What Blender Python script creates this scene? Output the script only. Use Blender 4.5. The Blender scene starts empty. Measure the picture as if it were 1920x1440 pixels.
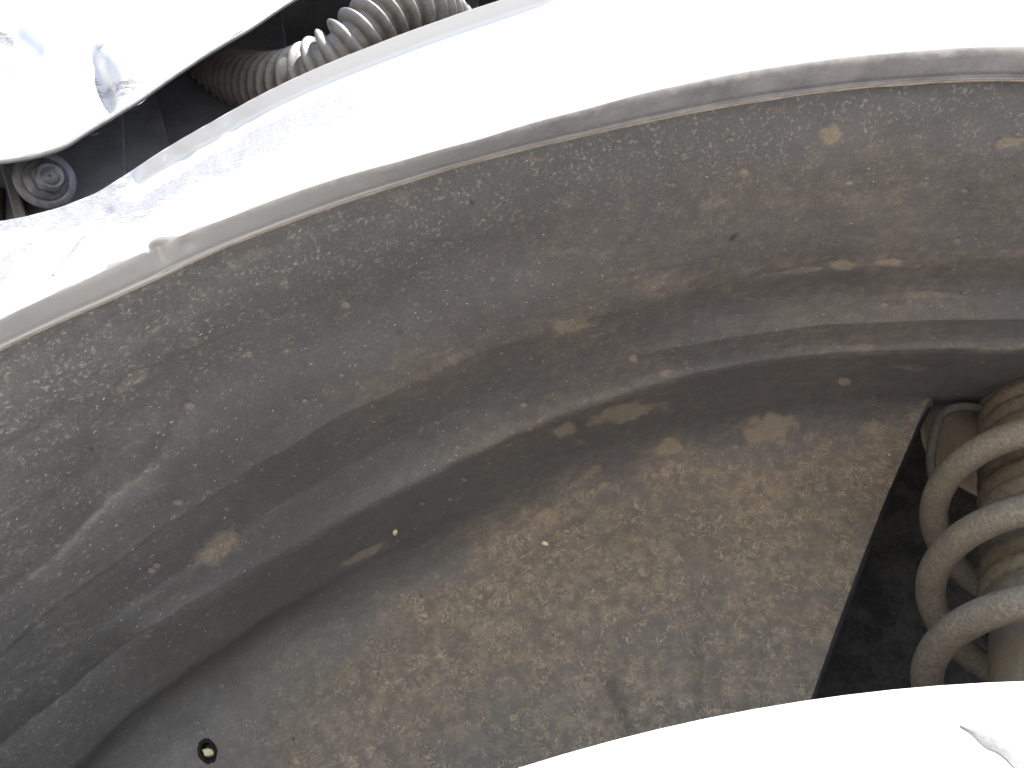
import bpy, bmesh, math, random
import numpy as np
from mathutils import Vector, Matrix

rnd = random.Random(7)
rng = np.random.default_rng(7)
scene = bpy.context.scene
col = scene.collection

# ------------------------------------------------------------------ camera, sky, sun, exposure
F = 1550.0                       # focal length in pixels of the 1920 x 1440 photograph
PITCH = math.radians(38.0)       # the phone looks up into the wheel arch
CAM_Z = 0.55
cam_d = bpy.data.cameras.new('camera')
cam_d.sensor_width = 36.0
cam_d.lens = 36.0 * F / 1920.0
cam_d.clip_start = 0.005
cam_d.clip_end = 500.0
cam = bpy.data.objects.new('camera', cam_d)
col.objects.link(cam)
cam.location = (0, 0, CAM_Z)
cam.rotation_euler = (math.pi / 2 + PITCH, 0, 0)
scene.camera = cam
scene.render.resolution_x = 1024
scene.render.resolution_y = 768

SUN = Vector((0.30, -0.47, 0.83)).normalized()      # towards the sun
world = bpy.data.worlds.new('World')
scene.world = world
world.use_nodes = True
wn = world.node_tree
sky = wn.nodes.new('ShaderNodeTexSky')
sky.sky_type = 'NISHITA'
sky.sun_disc = False
sky.sun_elevation = math.asin(SUN.z)
sky.sun_rotation = math.atan2(SUN.x, SUN.y)
wn.links.new(sky.outputs[0], wn.nodes['Background'].inputs[0])
wn.nodes['Background'].inputs[1].default_value = 0.105
sl = bpy.data.lights.new('sun', 'SUN')
sl.energy = 3.6
sl.angle = math.radians(0.5)
sl.color = (1.0, 0.95, 0.88)
sun = bpy.data.objects.new('sun', sl)
col.objects.link(sun)
sun.rotation_euler = SUN.to_track_quat('Z', 'Y').to_euler()

scene.view_settings.view_transform = 'Standard'
scene.view_settings.look = 'None'
scene.view_settings.gamma = 1.0
scene.view_settings.use_curve_mapping = False
scene.view_settings.exposure = 2.42
scene.cycles.max_bounces = 4
scene.cycles.diffuse_bounces = 3
scene.cycles.glossy_bounces = 2
scene.cycles.caustics_reflective = False
scene.cycles.caustics_refractive = False

# ------------------------------------------------------------------ helpers
CP, SP = math.cos(PITCH), math.sin(PITCH)
VU, VV = 960.0, 720.0 + F * math.tan(PITCH)          # where lines running straight into the car meet

def at(u, v, Y):
    """point of the vertical plane Y metres into the car (numpy aware)"""
    a = (np.asarray(u, float) - 960.0) / F
    b = (720.0 - np.asarray(v, float)) / F
    yc = CP - b * SP
    zc = SP + b * CP
    t = Y / yc
    return np.stack(np.broadcast_arrays(a * t, Y * np.ones_like(t), zc * t + CAM_Z), -1)

def px(P):
    P = np.asarray(P, float)
    x, y, z = P[..., 0], P[..., 1], P[..., 2] - CAM_Z
    d = y * CP + z * SP
    up = -y * SP + z * CP
    return 960 + F * x / d, 720 - F * up / d

def polar(pts):
    """traced curve -> radius as a function of angle round the vanishing point"""
    p = np.array(pts, float)
    th = np.arctan2(p[:, 0] - VU, VV - p[:, 1])
    r = np.hypot(p[:, 0] - VU, VV - p[:, 1])
    o = np.argsort(th)
    return th[o], r[o]

def smooth1(a, s):
    if s <= 0: return a
    k = int(3 * s) + 1
    w = np.exp(-0.5 * (np.arange(-k, k + 1) / s) ** 2); w /= w.sum()
    ax = np.concatenate([2 * a[:1] - a[1:k + 1][::-1], a, 2 * a[-1:] - a[-k - 1:-1][::-1]])
    return np.convolve(ax, w, 'valid')

def blur_rows(A, s):
    k = int(3 * s) + 1
    w = np.exp(-0.5 * (np.arange(-k, k + 1) / s) ** 2); w /= w.sum()
    ext = np.concatenate([np.repeat(A[:1], k, 0), A, np.repeat(A[-1:], k, 0)], 0)
    out = np.zeros_like(A)
    for i, wi in enumerate(w): out += wi * ext[i:i + A.shape[0]]
    return out

def vnoise(u, v, sc, seed):
    """smooth value noise on a lattice"""
    g = np.random.default_rng(seed).random((97, 97))
    x = np.asarray(u) / sc + 1000.0; y = np.asarray(v) / sc + 1000.0
    xi = np.floor(x).astype(int); yi = np.floor(y).astype(int)
    fx = x - xi; fy = y - yi
    fx = fx * fx * (3 - 2 * fx); fy = fy * fy * (3 - 2 * fy)
    a = g[xi % 97, yi % 97]; b = g[(xi + 1) % 97, yi % 97]
    c = g[xi % 97, (yi + 1) % 97]; d = g[(xi + 1) % 97, (yi + 1) % 97]
    return (a * (1 - fx) + b * fx) * (1 - fy) + (c * (1 - fx) + d * fx) * fy

def sst(a, b, x):
    t = np.clip((x - a) / (b - a), 0, 1)
    return t * t * (3 - 2 * t)

def path_dist(u, v, pts):
    best = np.full(np.shape(u), 1e9)
    for (x0, y0), (x1, y1) in zip(pts[:-1], pts[1:]):
        dx, dy = x1 - x0, y1 - y0
        t = np.clip(((u - x0) * dx + (v - y0) * dy) / (dx * dx + dy * dy), 0, 1)
        best = np.minimum(best, np.hypot(u - x0 - t * dx, v - y0 - t * dy))
    return best

def tag(o, label=None, cat=None, group=None, kind=None):
    if label: o['label'] = label
    if cat: o['category'] = cat
    if group: o['group'] = group
    if kind: o['kind'] = kind
    return o

def empty(name, loc=(0, 0, 0)):
    o = bpy.data.objects.new(name, None)
    o.empty_display_size = 0.02
    o.location = [float(c) for c in loc]
    col.objects.link(o)
    return o

def link(name, me, mat, parent=None, smooth=True):
    if mat: me.materials.append(mat)
    if smooth: me.shade_smooth()
    o = bpy.data.objects.new(name, me)
    col.objects.link(o)
    if parent is not None:
        o.parent = parent
        o.matrix_parent_inverse = Matrix.Translation(-Vector(parent.location))
    return o

def mesh_np(name, V, Fc):
    me = bpy.data.meshes.new(name)
    V = np.asarray(V, np.float32).reshape(-1, 3)
    Fc = np.asarray(Fc, np.int32)
    n = Fc.shape[1]
    me.vertices.add(len(V)); me.vertices.foreach_set('co', V.ravel())
    me.loops.add(Fc.size); me.loops.foreach_set('vertex_index', Fc.ravel())
    me.polygons.add(len(Fc))
    me.polygons.foreach_set('loop_start', np.arange(0, Fc.size, n, dtype=np.int32))
    me.polygons.foreach_set('loop_total', np.full(len(Fc), n, np.int32))
    me.update(calc_edges=True)
    return me

def grid_faces(R, C, closed_c=False):
    r = np.arange(R - 1)[:, None]; c = np.arange(C if closed_c else C - 1)[None, :]
    c1 = (c + 1) % C
    f = np.stack(np.broadcast_arrays(r * C + c, r * C + c1, (r + 1) * C + c1, (r + 1) * C + c), -1)
    return f.reshape(-1, 4)

def grid_mesh(name, P, closed_c=False):
    R, C = P.shape[:2]
    return mesh_np(name, P.reshape(-1, 3), grid_faces(R, C, closed_c))

def attr(me, name, vals):
    a = me.attributes.new(name, 'FLOAT', 'POINT')
    a.data.foreach_set('value', np.asarray(vals, np.float32).ravel())

def uvmap(me, U, V):
    uv = me.uv_layers.new(name='UVMap')
    idx = np.empty(len(me.loops), np.int32)
    me.loops.foreach_get('vertex_index', idx)
    co = np.stack([U.ravel()[idx], V.ravel()[idx]], -1).astype(np.float32)
    uv.data.foreach_set('uv', co.ravel())

def catmull(pts, n):
    p = np.array(pts, float)
    p = np.concatenate([2 * p[:1] - p[1:2], p, 2 * p[-1:] - p[-2:-1]])
    out = []
    m = len(p) - 3
    for t in np.linspace(0, m - 1e-9, n):
        i = int(t); f = t - i
        a, b, c, d = p[i], p[i + 1], p[i + 2], p[i + 3]
        out.append(0.5 * (2 * b + (c - a) * f + (2 * a - 5 * b + 4 * c - d) * f * f + (3 * b - a - 3 * c + d) * f ** 3))
    return np.array(out)

def sweep(path, radii, nseg=16, up=(0, 0, 1), shape=None):
    """tube along a path, radius per point; shape(angle) may vary the section"""
    path = np.asarray(path, float); n = len(path)
    T = np.gradient(path, axis=0); T /= np.linalg.norm(T, axis=1)[:, None]
    N = np.array(up, float); rows = []
    N = N - T[0] * N.dot(T[0]); N /= np.linalg.norm(N)
    ang = np.linspace(0, 2 * math.pi, nseg, endpoint=False)
    for i in range(n):
        N = N - T[i] * N.dot(T[i]); N /= np.linalg.norm(N)
        B = np.cross(T[i], N)
        r = radii[i] if np.ndim(radii) else radii
        s = 1.0 if shape is None else np.array([shape(a) for a in ang])[:, None]
        rows.append(path[i] + r * s * (np.cos(ang)[:, None] * N + np.sin(ang)[:, None] * B))
    return np.array(rows)

def closed_tube_mesh(name, rows):
    R, C = rows.shape[:2]
    V = rows.reshape(-1, 3); f = grid_faces(R, C, True)
    c0 = rows[0].mean(0); c1 = rows[-1].mean(0)
    V = np.concatenate([V, [c0, c1]])
    k = np.arange(C); k1 = (k + 1) % C
    a = np.stack([np.full(C, R * C), k1, k, k], -1)
    me = bpy.data.meshes.new(name)
    polys = [tuple(x) for x in f.tolist()] + [(R * C, int(q), int(p)) for p, q in zip(k, k1)] + \
            [(R * C + 1, (R - 1) * C + int(p), (R - 1) * C + int(q)) for p, q in zip(k, k1)]
    me.from_pydata(V.tolist(), [], polys); me.update()
    return me

def slab(name, quad, thick, bevel=0.0006, nrm=None):
    """flat plate: polygon of world points with real thickness"""
    bm = bmesh.new()
    q = [Vector(p) for p in quad]
    n = nrm or (q[1] - q[0]).cross(q[2] - q[0]).normalized()
    if n.y > 0: n = -n
    a = [bm.verts.new(p) for p in q]; b = [bm.verts.new(p - n * thick) for p in q]
    k = len(q)
    bm.faces.new(a); bm.faces.new(b[::-1])
    for i in range(k): bm.faces.new((a[i], b[i], b[(i + 1) % k], a[(i + 1) % k]))
    bmesh.ops.recalc_face_normals(bm, faces=bm.faces)
    if bevel: bmesh.ops.bevel(bm, geom=list(bm.edges), offset=bevel, segments=2, affect='EDGES', profile=0.5)
    me = bpy.data.meshes.new(name); bm.to_mesh(me); bm.free()
    return me

# ------------------------------------------------------------------ node helpers
class NT:
    def __init__(s, name):
        s.m = bpy.data.materials.new(name); s.m.use_nodes = True
        s.t = s.m.node_tree; s.b = s.t.nodes['Principled BSDF']
    def n(s, typ, **kw):
        nd = s.t.nodes.new('ShaderNode' + typ)
        for k, v in kw.items(): setattr(nd, k, v)
        return nd
    def put(s, sock, v):
        if hasattr(v, 'is_output') or isinstance(v, bpy.types.NodeSocket): s.t.links.new(v, sock)
        else: sock.default_value = v
    def coord(s, which='Object', scale=(1, 1, 1)):
        tc = s.n('TexCoord'); mp = s.n('Mapping')
        s.t.links.new(tc.outputs[which], mp.inputs[0]); mp.inputs['Scale'].default_value = scale
        return mp.outputs[0]
    def noise(s, vec, scale, detail=3, rough=.55, typ=None, dist=0):
        nd = s.n('TexNoise')
        if typ: nd.noise_type = typ
        s.t.links.new(vec, nd.inputs['Vector']); nd.inputs['Scale'].default_value = scale
        nd.inputs['Detail'].default_value = detail; nd.inputs['Roughness'].default_value = rough
        nd.inputs['Distortion'].default_value = dist
        return nd.outputs['Fac']
    def voro(s, vec, scale, feature='F1', out='Distance', rnd_=1.0):
        nd = s.n('TexVoronoi', feature=feature)
        s.t.links.new(vec, nd.inputs['Vector']); nd.inputs['Scale'].default_value = scale
        nd.inputs['Randomness'].default_value = rnd_
        return nd.outputs[out]
    def ramp(s, x, a, b, lo=0.0, hi=1.0):
        nd = s.n('MapRange', interpolation_type='SMOOTHSTEP')
        s.put(nd.inputs[0], x)
        nd.inputs[1].default_value = a; nd.inputs[2].default_value = b
        nd.inputs[3].default_value = lo; nd.inputs[4].default_value = hi
        return nd.outputs[0]
    def math(s, op, a, b=0.0, clamp=False):
        nd = s.n('Math', operation=op); nd.use_clamp = clamp
        s.put(nd.inputs[0], a); s.put(nd.inputs[1], b)
        return nd.outputs[0]
    def mix(s, f, a, b):
        nd = s.n('Mix', data_type='RGBA')
        s.put(nd.inputs[0], f)
        for sock, v in ((nd.inputs[6], a), (nd.inputs[7], b)):
            if isinstance(v, tuple): v = (*v, 1.0)
            s.put(sock, v)
        return nd.outputs[2]
    def attr(s, name):
        nd = s.n('Attribute'); nd.attribute_name = name
        return nd.outputs['Fac']
    def bump(s, h, strength, dist, base=None):
        nd = s.n('Bump'); nd.inputs['Strength'].default_value = strength; nd.inputs['Distance'].default_value = dist
        s.put(nd.inputs['Height'], h)
        if base is not None: s.t.links.new(base, nd.inputs['Normal'])
        return nd.outputs[0]
    def out(s, color=None, rough=None, metal=None, normal=None, spec=None, coat=None):
        b = s.b
        for k, v in (('Base Color', color), ('Roughness', rough), ('Metallic', metal), ('Specular IOR Level', spec), ('Coat Weight', coat)):
            if v is None: continue
            if isinstance(v, tuple): v = (*v, 1.0)
            s.put(b.inputs[k], v)
        if normal is not None: s.t.links.new(normal, b.inputs['Normal'])
        return s.m

def mat_paint():
    m = NT('silver_white_paint')
    o = m.coord()
    scr = m.attr('wear_shade'); dirt_shade = m.attr('dirt_shade')
    tc = m.n('TexCoord'); mp = m.n('Mapping')
    m.t.links.new(tc.outputs['Object'], mp.inputs[0])
    mp.inputs['Rotation'].default_value = (0, math.radians(28), 0); mp.inputs['Scale'].default_value = (1, 3, 7)
    stroke = m.noise(mp.outputs[0], 130, 4, .65)
    patch = m.noise(o, 160, 4, .7)
    lines = m.math('ADD', m.math('MULTIPLY', stroke, .6), m.math('MULTIPLY', patch, .4))
    wear_shade = m.math('MULTIPLY', m.ramp(m.math('ADD', m.math('MULTIPLY', scr, .55), lines), .58, .82), m.ramp(scr, .04, .3))
    fine = m.noise(o, 1400, 3, .6)
    c = m.mix(m.math('MULTIPLY', wear_shade, .8), (.345, .342, .340), m.mix(m.ramp(fine, .3, .7), (.045, .045, .05), (.13, .13, .14)))
    d1 = m.noise(o, 420, 5, .7); d2 = m.noise(o, 90, 3, .6)
    dm = m.math('MULTIPLY', dirt_shade, m.ramp(m.math('ADD', m.math('MULTIPLY', d1, .6), m.math('MULTIPLY', d2, .5)), .32, .72, .55, 1.0))
    c = m.mix(dm, c, m.mix(m.ramp(d1, .35, .7), (.095, .095, .110), (.165, .158, .152)))
    nb = m.bump(m.math('ADD', m.math('MULTIPLY', d1, dirt_shade), m.math('MULTIPLY', wear_shade, -1.0)), .6, .0008)
    m.out(c, m.ramp(m.math('MAXIMUM', wear_shade, dm), 0, 1, .38, .8), normal=nb, spec=.4)
    m.b.inputs['Coat Weight'].default_value = 0.15
    return m.m

def mat_liner():
    m = NT('dusty_black_plastic')
    o = m.coord(); uv = m.coord('UV')
    uvs = m.coord('UV', (1, 7, 1))
    dust, grey, mud, dark, cake = (m.attr(k) for k in ('dust', 'greydust', 'mud', 'dark', 'cake'))
    big = m.noise(uvs, 26, 3, .65)
    streak = m.noise(m.coord('UV', (1, 4, 1)), 120, 3, .62)
    speck = m.noise(o, 800, 2, .6)
    fine = m.noise(o, 1900, 2, .65)
    blot = m.noise(o, 210, 3, .72)
    # thin film of dust in streaks along the arch
    film = m.math('ADD', m.math('MULTIPLY', big, .55), m.math('MULTIPLY', streak, .45))
    film = m.math('MULTIPLY', m.ramp(film, .36, .66), m.math('MULTIPLY', m.ramp(fine, .3, .7, .35, 1.0), m.ramp(blot, .3, .65, .5, 1.15)))
    base = m.mix(m.ramp(fine, .35, .7), (.054, .054, .057), (.078, .078, .081))
    df = m.math('MULTIPLY', dust, m.math('ADD', .45, m.math('MULTIPLY', film, .75)), clamp=True)
    c = m.mix(df, base, m.mix(m.ramp(blot, .35, .68), (.160, .126, .094), (.240, .194, .143)))
    gf = m.math('MULTIPLY', grey, m.math('ADD', .25, m.math('MULTIPLY', film, .9)), clamp=True)
    c = m.mix(gf, c, (.145, .145, .143))
    # caked wall: worm-like ridges of dried mud
    rid = m.noise(o, 215, 3, .62, dist=1.1)
    worm = m.ramp(m.math('ABSOLUTE', m.math('SUBTRACT', rid, .5)), 0.0, .05, 1.0, 0.0)
    worm = m.math('MULTIPLY', worm, m.ramp(m.noise(o, 150, 2, .6), .42, .58))
    wf = m.math('MULTIPLY', worm, cake)
    c = m.mix(m.math('MULTIPLY', wf, .66), c, (.38, .315, .235))
    pit = m.math('MULTIPLY', m.ramp(m.noise(o, 900, 2, .5), .60, .70), cake)
    c = m.mix(m.math('MULTIPLY', pit, .45), c, (.07, .062, .052))
    # specks: light grains, blotchy spray
    sp = m.math('MULTIPLY', m.ramp(speck, .52, .68), m.ramp(blot, .38, .60))
    c = m.mix(m.math('MULTIPLY', sp, m.attr('spray')), c, (.215, .20, .175))
    vo = m.voro(o, 190); vd = vo; vr = vo.node.outputs['Color']
    sep = m.n('SeparateColor'); m.t.links.new(vr, sep.inputs[0])
    dots = m.math('MULTIPLY', m.ramp(m.math('ADD', vd, m.math('MULTIPLY', m.math('SUBTRACT', speck, .5), .25)), .10, .20, 1, 0), m.ramp(sep.outputs[0], .80, .86))
    c = m.mix(m.math('MULTIPLY', dots, .28), c, (.24, .21, .17))
    vd2 = m.voro(o, 430); vr2 = vd2.node.outputs['Color']
    sep2 = m.n('SeparateColor'); m.t.links.new(vr2, sep2.inputs[0])
    dots2 = m.math('MULTIPLY', m.ramp(vd2, .14, .26, 1, 0), m.ramp(sep2.outputs[1], .86, .9))
    c = m.mix(m.math('MULTIPLY', m.math('MULTIPLY', dots2, m.ramp(blot, .4, .6)), .3), c, (.28, .26, .23))
    # mud splats with grainy edges
    me_ = m.ramp(m.math('ADD', mud, m.math('MULTIPLY', m.math('SUBTRACT', m.math('ADD', m.math('MULTIPLY', fine, .55), m.math('MULTIPLY', blot, .5)), .52), 1.1)), .25, .95)
    me_ = m.math('MULTIPLY', me_, m.ramp(mud, .06, .25))
    c = m.mix(m.math('MULTIPLY', me_, .52), c, m.mix(fine, (.19, .15, .105), (.32, .262, .185)))
    c = m.mix(m.math('MULTIPLY', dark, .9), c, (.018, .017, .017))
    h = m.math('ADD', m.math('MULTIPLY', wf, 1.0), m.math('MULTIPLY', mud, .8))
    h = m.math('ADD', h, m.math('MULTIPLY', fine, .35))
    nb = m.bump(h, .55, .0007)
    rough = m.ramp(m.math('ADD', df, me_), 0, .8, .50, .92)
    return m.out(c, rough, normal=nb, spec=.45)

def mat_simple(name, c1, c2, scale, rough=.6, metal=0.0, bump=.3, dist=.0005, dustc=None, dusta=.0, spec=.4):
    m = NT(name)
    o = m.coord()
    n = m.noise(o, scale, 5, .65); f = m.noise(o, scale * 6, 3, .6)
    c = m.mix(m.ramp(n, .32, .7), c1, c2)
    if dustc:
        c = m.mix(m.math('MULTIPLY', m.ramp(m.math('ADD', m.math('MULTIPLY', n, .5), m.math('MULTIPLY', f, .5)), .40, .62), dusta), c, dustc)
    h = m.math('ADD', m.math('MULTIPLY', n, .5), m.math('MULTIPLY', f, .5))
    return m.out(c, rough, metal, m.bump(h, bump, dist), spec)

PAINT = mat_paint()
LINER = mat_liner()
DARKPL = mat_simple('dark_bracket_plastic', (.075, .077, .088), (.10, .103, .116), 90, .55, dustc=(.16, .16, .17), dusta=.35)
STEELGREY = mat_simple('grey_steel', (.15, .15, .15), (.21, .205, .20), 220, .5, .2, dustc=(.2, .19, .17), dusta=.4)
BRACKM = mat_simple('grey_bracket_plastic', (.125, .127, .142), (.165, .168, .185), 90, .55, dustc=(.2, .2, .21), dusta=.35)
BOLTM = mat_simple('dull_zinc_bolt', (.095, .098, .11), (.14, .143, .155), 400, .42, .35, dustc=(.24, .235, .23), dusta=.35)
HOSEM = mat_simple('grey_brown_hose_plastic', (.075, .069, .064), (.105, .097, .088), 300, .5, dustc=(.16, .15, .135), dusta=.4, spec=.45)
SPRINGM = mat_simple('muddy_spring_coating', (.145, .122, .094), (.255, .216, .160), 130, .85, bump=.8, dist=.0012, dustc=(.060, .056, .050), dusta=.55)
BOOTM = mat_simple('muddy_rubber_boot', (.105, .085, .062), (.165, .135, .098), 350, .85, bump=.7, dist=.001, dustc=(.20, .165, .12), dusta=.5)
STRUTM = mat_simple('muddy_strut_tube', (.19, .155, .115), (.29, .24, .17), 300, .85, bump=.7, dist=.001, dustc=(.12, .1, .075), dusta=.5)
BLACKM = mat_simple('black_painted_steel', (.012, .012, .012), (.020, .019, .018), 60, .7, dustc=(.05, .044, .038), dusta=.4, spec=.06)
TYREM = mat_simple('dust_covered_rubber', (.30, .295, .28), (.40, .39, .37), 120, .85, bump=.4)
SCUFFM = mat_simple('bare_scuffed_rubber', (.11, .11, .11), (.16, .16, .16), 500, .7)
SEALM = mat_simple('dirty_sealant', (.17, .15, .12), (.30, .27, .22), 260, .85, bump=.7, dustc=(.20, .12, .08), dusta=.4)
CHIPM = mat_simple('pale_chip', (.50, .42, .28), (.66, .58, .42), 900, .7)
GRITM = mat_simple('pale_grit', (.22, .21, .195), (.42, .40, .37), 600, .8)
GROUNDM = mat_simple('pale_concrete', (.345, .32, .29), (.43, .405, .37), 3, .9, dustc=(.25, .23, .21), dusta=.5)
WHEELM = mat_simple('silver_wheel', (.5, .5, .5), (.58, .58, .58), 60, .4, .6)

# ------------------------------------------------------------------ ground (out of frame, carries the car, throws light up)
gv = [(-30, -30, 0), (30, -30, 0), (30, 30, 0), (-30, 30, 0)]
gme = mesh_np('ground', gv, [[0, 1, 2, 3]])
tag(link('ground', gme, GROUNDM, smooth=False), kind='structure')

# ------------------------------------------------------------------ traced guide curves (pixels of the photograph)
cA = [(-900, 1130), (-600, 935), (-400, 810), (-200, 700), (0, 600), (150, 530), (300, 460), (450, 400), (600, 345), (750, 303), (900, 262), (1100, 205), (1300, 155), (1500, 120), (1700, 98), (1920, 88), (2150, 92), (2400, 120), (2700, 175), (3300, 360)]
cB = [(-900, 1210), (-600, 1005), (-400, 880), (-200, 762), (0, 655), (100, 608), (200, 565), (300, 520), (400, 472), (500, 432), (600, 395), (750, 345), (900, 300), (1000, 275), (1100, 253), (1250, 220), (1400, 192), (1500, 177), (1700, 157), (1920, 150), (2150, 157), (2400, 187), (2700, 245), (3300, 430)]
cC = [(-1000, 760), (-500, 530), (-200, 452), (0, 415), (50, 406), (110, 390), (180, 363), (240, 325), (300, 285), (400, 227), (500, 172), (600, 125), (700, 85), (820, 40), (940, 0), (1100, -48), (1500, -125), (2000, -165), (2600, -150), (3300, -80)]
cD = [(-1000, 480), (-500, 350), (-200, 320), (0, 300), (60, 291), (120, 273), (150, 251), (200, 222), (260, 185), (320, 142), (400, 90), (470, 50), (520, 15), (560, -10), (700, -75), (900, -140), (1200, -200), (1500, -235), (2000, -270), (2600, -260), (3300, -200)]
cK0 = [(-700, 1230), (-300, 1000), (-100, 890), (0, 840), (200, 745), (400, 650), (600, 570), (800, 500), (1000, 435), (1200, 385), (1400, 350), (1600, 328), (1920, 315), (2300, 330), (2700, 400), (3300, 560)]
cK1 = [(-400, 1530), (-150, 1350), (0, 1225), (200, 1070), (400, 930), (560, 830), (700, 752), (850, 680), (1000, 622), (1100, 592), (1250, 553), (1400, 525), (1550, 508), (1700, 500), (1920, 496), (2300, 512), (2600, 560), (3100, 690)]
cK2 = [(-300, 1560), (-60, 1388), (60, 1285), (200, 1170), (350, 1062), (500, 962), (650, 880), (800, 802), (950, 736), (1100, 690), (1300, 647), (1450, 624), (1600, 611), (1750, 605), (1920, 603), (2400, 640), (3000, 780)]
cK3 = [(-260, 1610), (0, 1405), (100, 1320), (250, 1198), (330, 1152), (400, 1112), (500, 1056), (600, 1001), (700, 948), (800, 900), (900, 850), (1000, 806), (1100, 766), (1250, 716), (1400, 686), (1550, 668), (1700, 661), (1920, 660), (2400, 705), (3000, 850)]
cK4 = [(-100, 1640), (60, 1505), (150, 1430), (250, 1332), (360, 1252), (450, 1192), (600, 1100), (750, 1020), (900, 942), (1000, 888), (1150, 832), (1300, 789), (1500, 764), (1740, 747), (1920, 747), (2400, 800), (3000, 950)]
EDGE = [(1762, 700), (1752, 738), (1735, 760), (1700, 838), (1650, 960), (1600, 1090), (1560, 1195), (1520, 1310), (1478, 1440), (1400, 1690), (1330, 1930)]

D2R = math.pi / 180
def rho(curve, th, s=10):
    t, r = polar(curve)
    v = np.interp(th, t, r)
    return smooth1(v, s)

# ------------------------------------------------------------------ wheel arch liner
NC = 780
thS = 33.6 * D2R
thL, thR = -66 * D2R, 50 * D2R
nl = int(NC * (thS - thL) / (thR - thL))
th = np.concatenate([np.linspace(thL, thS, nl), np.linspace(thS, thR, NC - nl + 1)[1:]])
rB, r0, r1, r2, r3, r4 = (rho(c, th) for c in (cB, cK0, cK1, cK2, cK3, cK4))
YB, Y0_, Y1, Y2, Y3, Y4 = 0.134, 0.165, 0.2085, 0.2398, 0.2568, 0.2970

def mZ(thv, r):
    u = VU + r * np.sin(thv); v = VV - r * np.cos(thv)
    b = (720 - v) / F
    return (SP + b * CP) / (CP - b * SP)
# fade the raised rib out towards the left end
Y4 = Y4 - .006 * sst(-14 * D2R, -34 * D2R, th)
m1, m2, m3, m4 = (mZ(th, r) for r in (r1, r2, r3, r4))
g = (Y4 * m4 - Y1 * m1) / (Y4 - Y1)
def on_chord(m): return (Y1 * m1 - g * Y1) / (m - g)
fade = sst(-47 * D2R, -40 * D2R, th)
fad2 = .75 * fade + .25 * sst(-44 * D2R, -14 * D2R, th)
y2 = on_chord(m2) * (1 - fad2) + Y2 * fad2
y3 = on_chord(m3) * (1 - fade) + Y3 * fade

one = np.ones_like(th)
mB, m0 = mZ(th, rB), mZ(th, r0)
gB = (Y4 * m4 - (YB + .004) * mB) / (Y4 - YB - .004)
lf = 1.0 * sst(-8 * D2R, -34 * D2R, th)
def chordB(m): return (YB + .004) * (mB - gB) / (m - gB)
y0k, y1k = (Y0_ * (1 - lf) + chordB(m0) * lf), (Y1 * (1 - lf) + chordB(m1) * lf)
rib = sst(-49 * D2R, -42 * D2R, th)
y2 = (Y2 * (1 - lf) + (chordB(m2) + .0012 * rib) * lf)
y3 = ((Y3 - .003 * sst(0, 18 * D2R, th)) * (1 - lf) + (chordB(m3) - .0045 * rib) * lf)
kn_r = [rB + 22, rB, r0, r1, r2, r3, r4]
kn_y = [one * YB, one * (YB + .004), y0k, y1k, y2, y3, one * Y4]
cnt = [6, 55, 62, 40, 34, 34]
rows_r, rows_y, sharp = [], [], []
for i, n in enumerate(cnt):
    for k in range(n):
        f = k / n
        rows_r.append(kn_r[i] * (1 - f) + kn_r[i + 1] * f)
        ylin = kn_y[i] * (1 - f) + kn_y[i + 1] * f
        if i > 0:                                        # straight sheet between the folds at the left
            ma, mb, mc = mZ(th, kn_r[i]), mZ(th, kn_r[i + 1]), mZ(th, rows_r[-1])
            gs = (kn_y[i + 1] * mb - kn_y[i] * ma) / (kn_y[i + 1] - kn_y[i])
            ylin = ylin * (1 - lf) + lf * kn_y[i] * (ma - gs) / (mc - gs)
        rows_y.append(ylin)
nb_rows = len(rows_r)
# the wall below: columns up to the strut opening
rEnd = 430.0
NW = 190
wl = np.linspace(0, 1, NW) ** 1.05
tt = np.linspace(-66 * D2R, 85 * D2R, 3000)
r4t = np.interp(tt, th, r4)
edge = np.array(EDGE, float)
tcol = [th] * nb_rows
for w in wl:
    rr = r4t * (1 - w) + rEnd * w
    u = VU + rr * np.sin(tt); v = VV - rr * np.cos(tt)
    ue = np.interp(v, edge[:, 1], edge[:, 0])
    ok = np.where(u >= ue)[0]
    ok = ok[tt[ok] > 20 * D2R]
    te = tt[ok[0]] if len(ok) else 80 * D2R
    tl = np.where(th <= thS, thL + (th - thL) / (thS - thL) * (te - thL), te)
    tcol.append(tl)
    rows_r.append(np.interp(tl, tt, rr))
    yy = Y4 + (.296 - Y4) * sst(0, .022, w) + .028 * (1 - math.exp(-w * 14)) + .016 * w
    rows_y.append(one * yy)
TH = np.array(tcol); RR = np.array(rows_r); YY = np.array(rows_y)
YYs = blur_rows(YY, 15.0)
YYm = blur_rows(YY, 1.7)
ridx = np.arange(len(YY))
k3row = sum(cnt[:5]); k4row = nb_rows
wk = np.exp(-0.5 * ((ridx - k3row) / 12.0) ** 2)[:, None]
leftw = sst(-18 * D2R, -34 * D2R, th)[None, :]
w4 = np.exp(-0.5 * ((ridx - k4row) / 14.0) ** 2)[:, None] * leftw
wsh = np.clip(np.maximum(wk * fade[None, :] + w4, lf[None, :] * sst(k3row - 14, k3row - 40, ridx)[:, None]), 0, 1)
YY = YYs * (1 - wsh) + YYm * wsh
UU = VU + RR * np.sin(TH); VVp = VV - RR * np.cos(TH)
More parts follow.
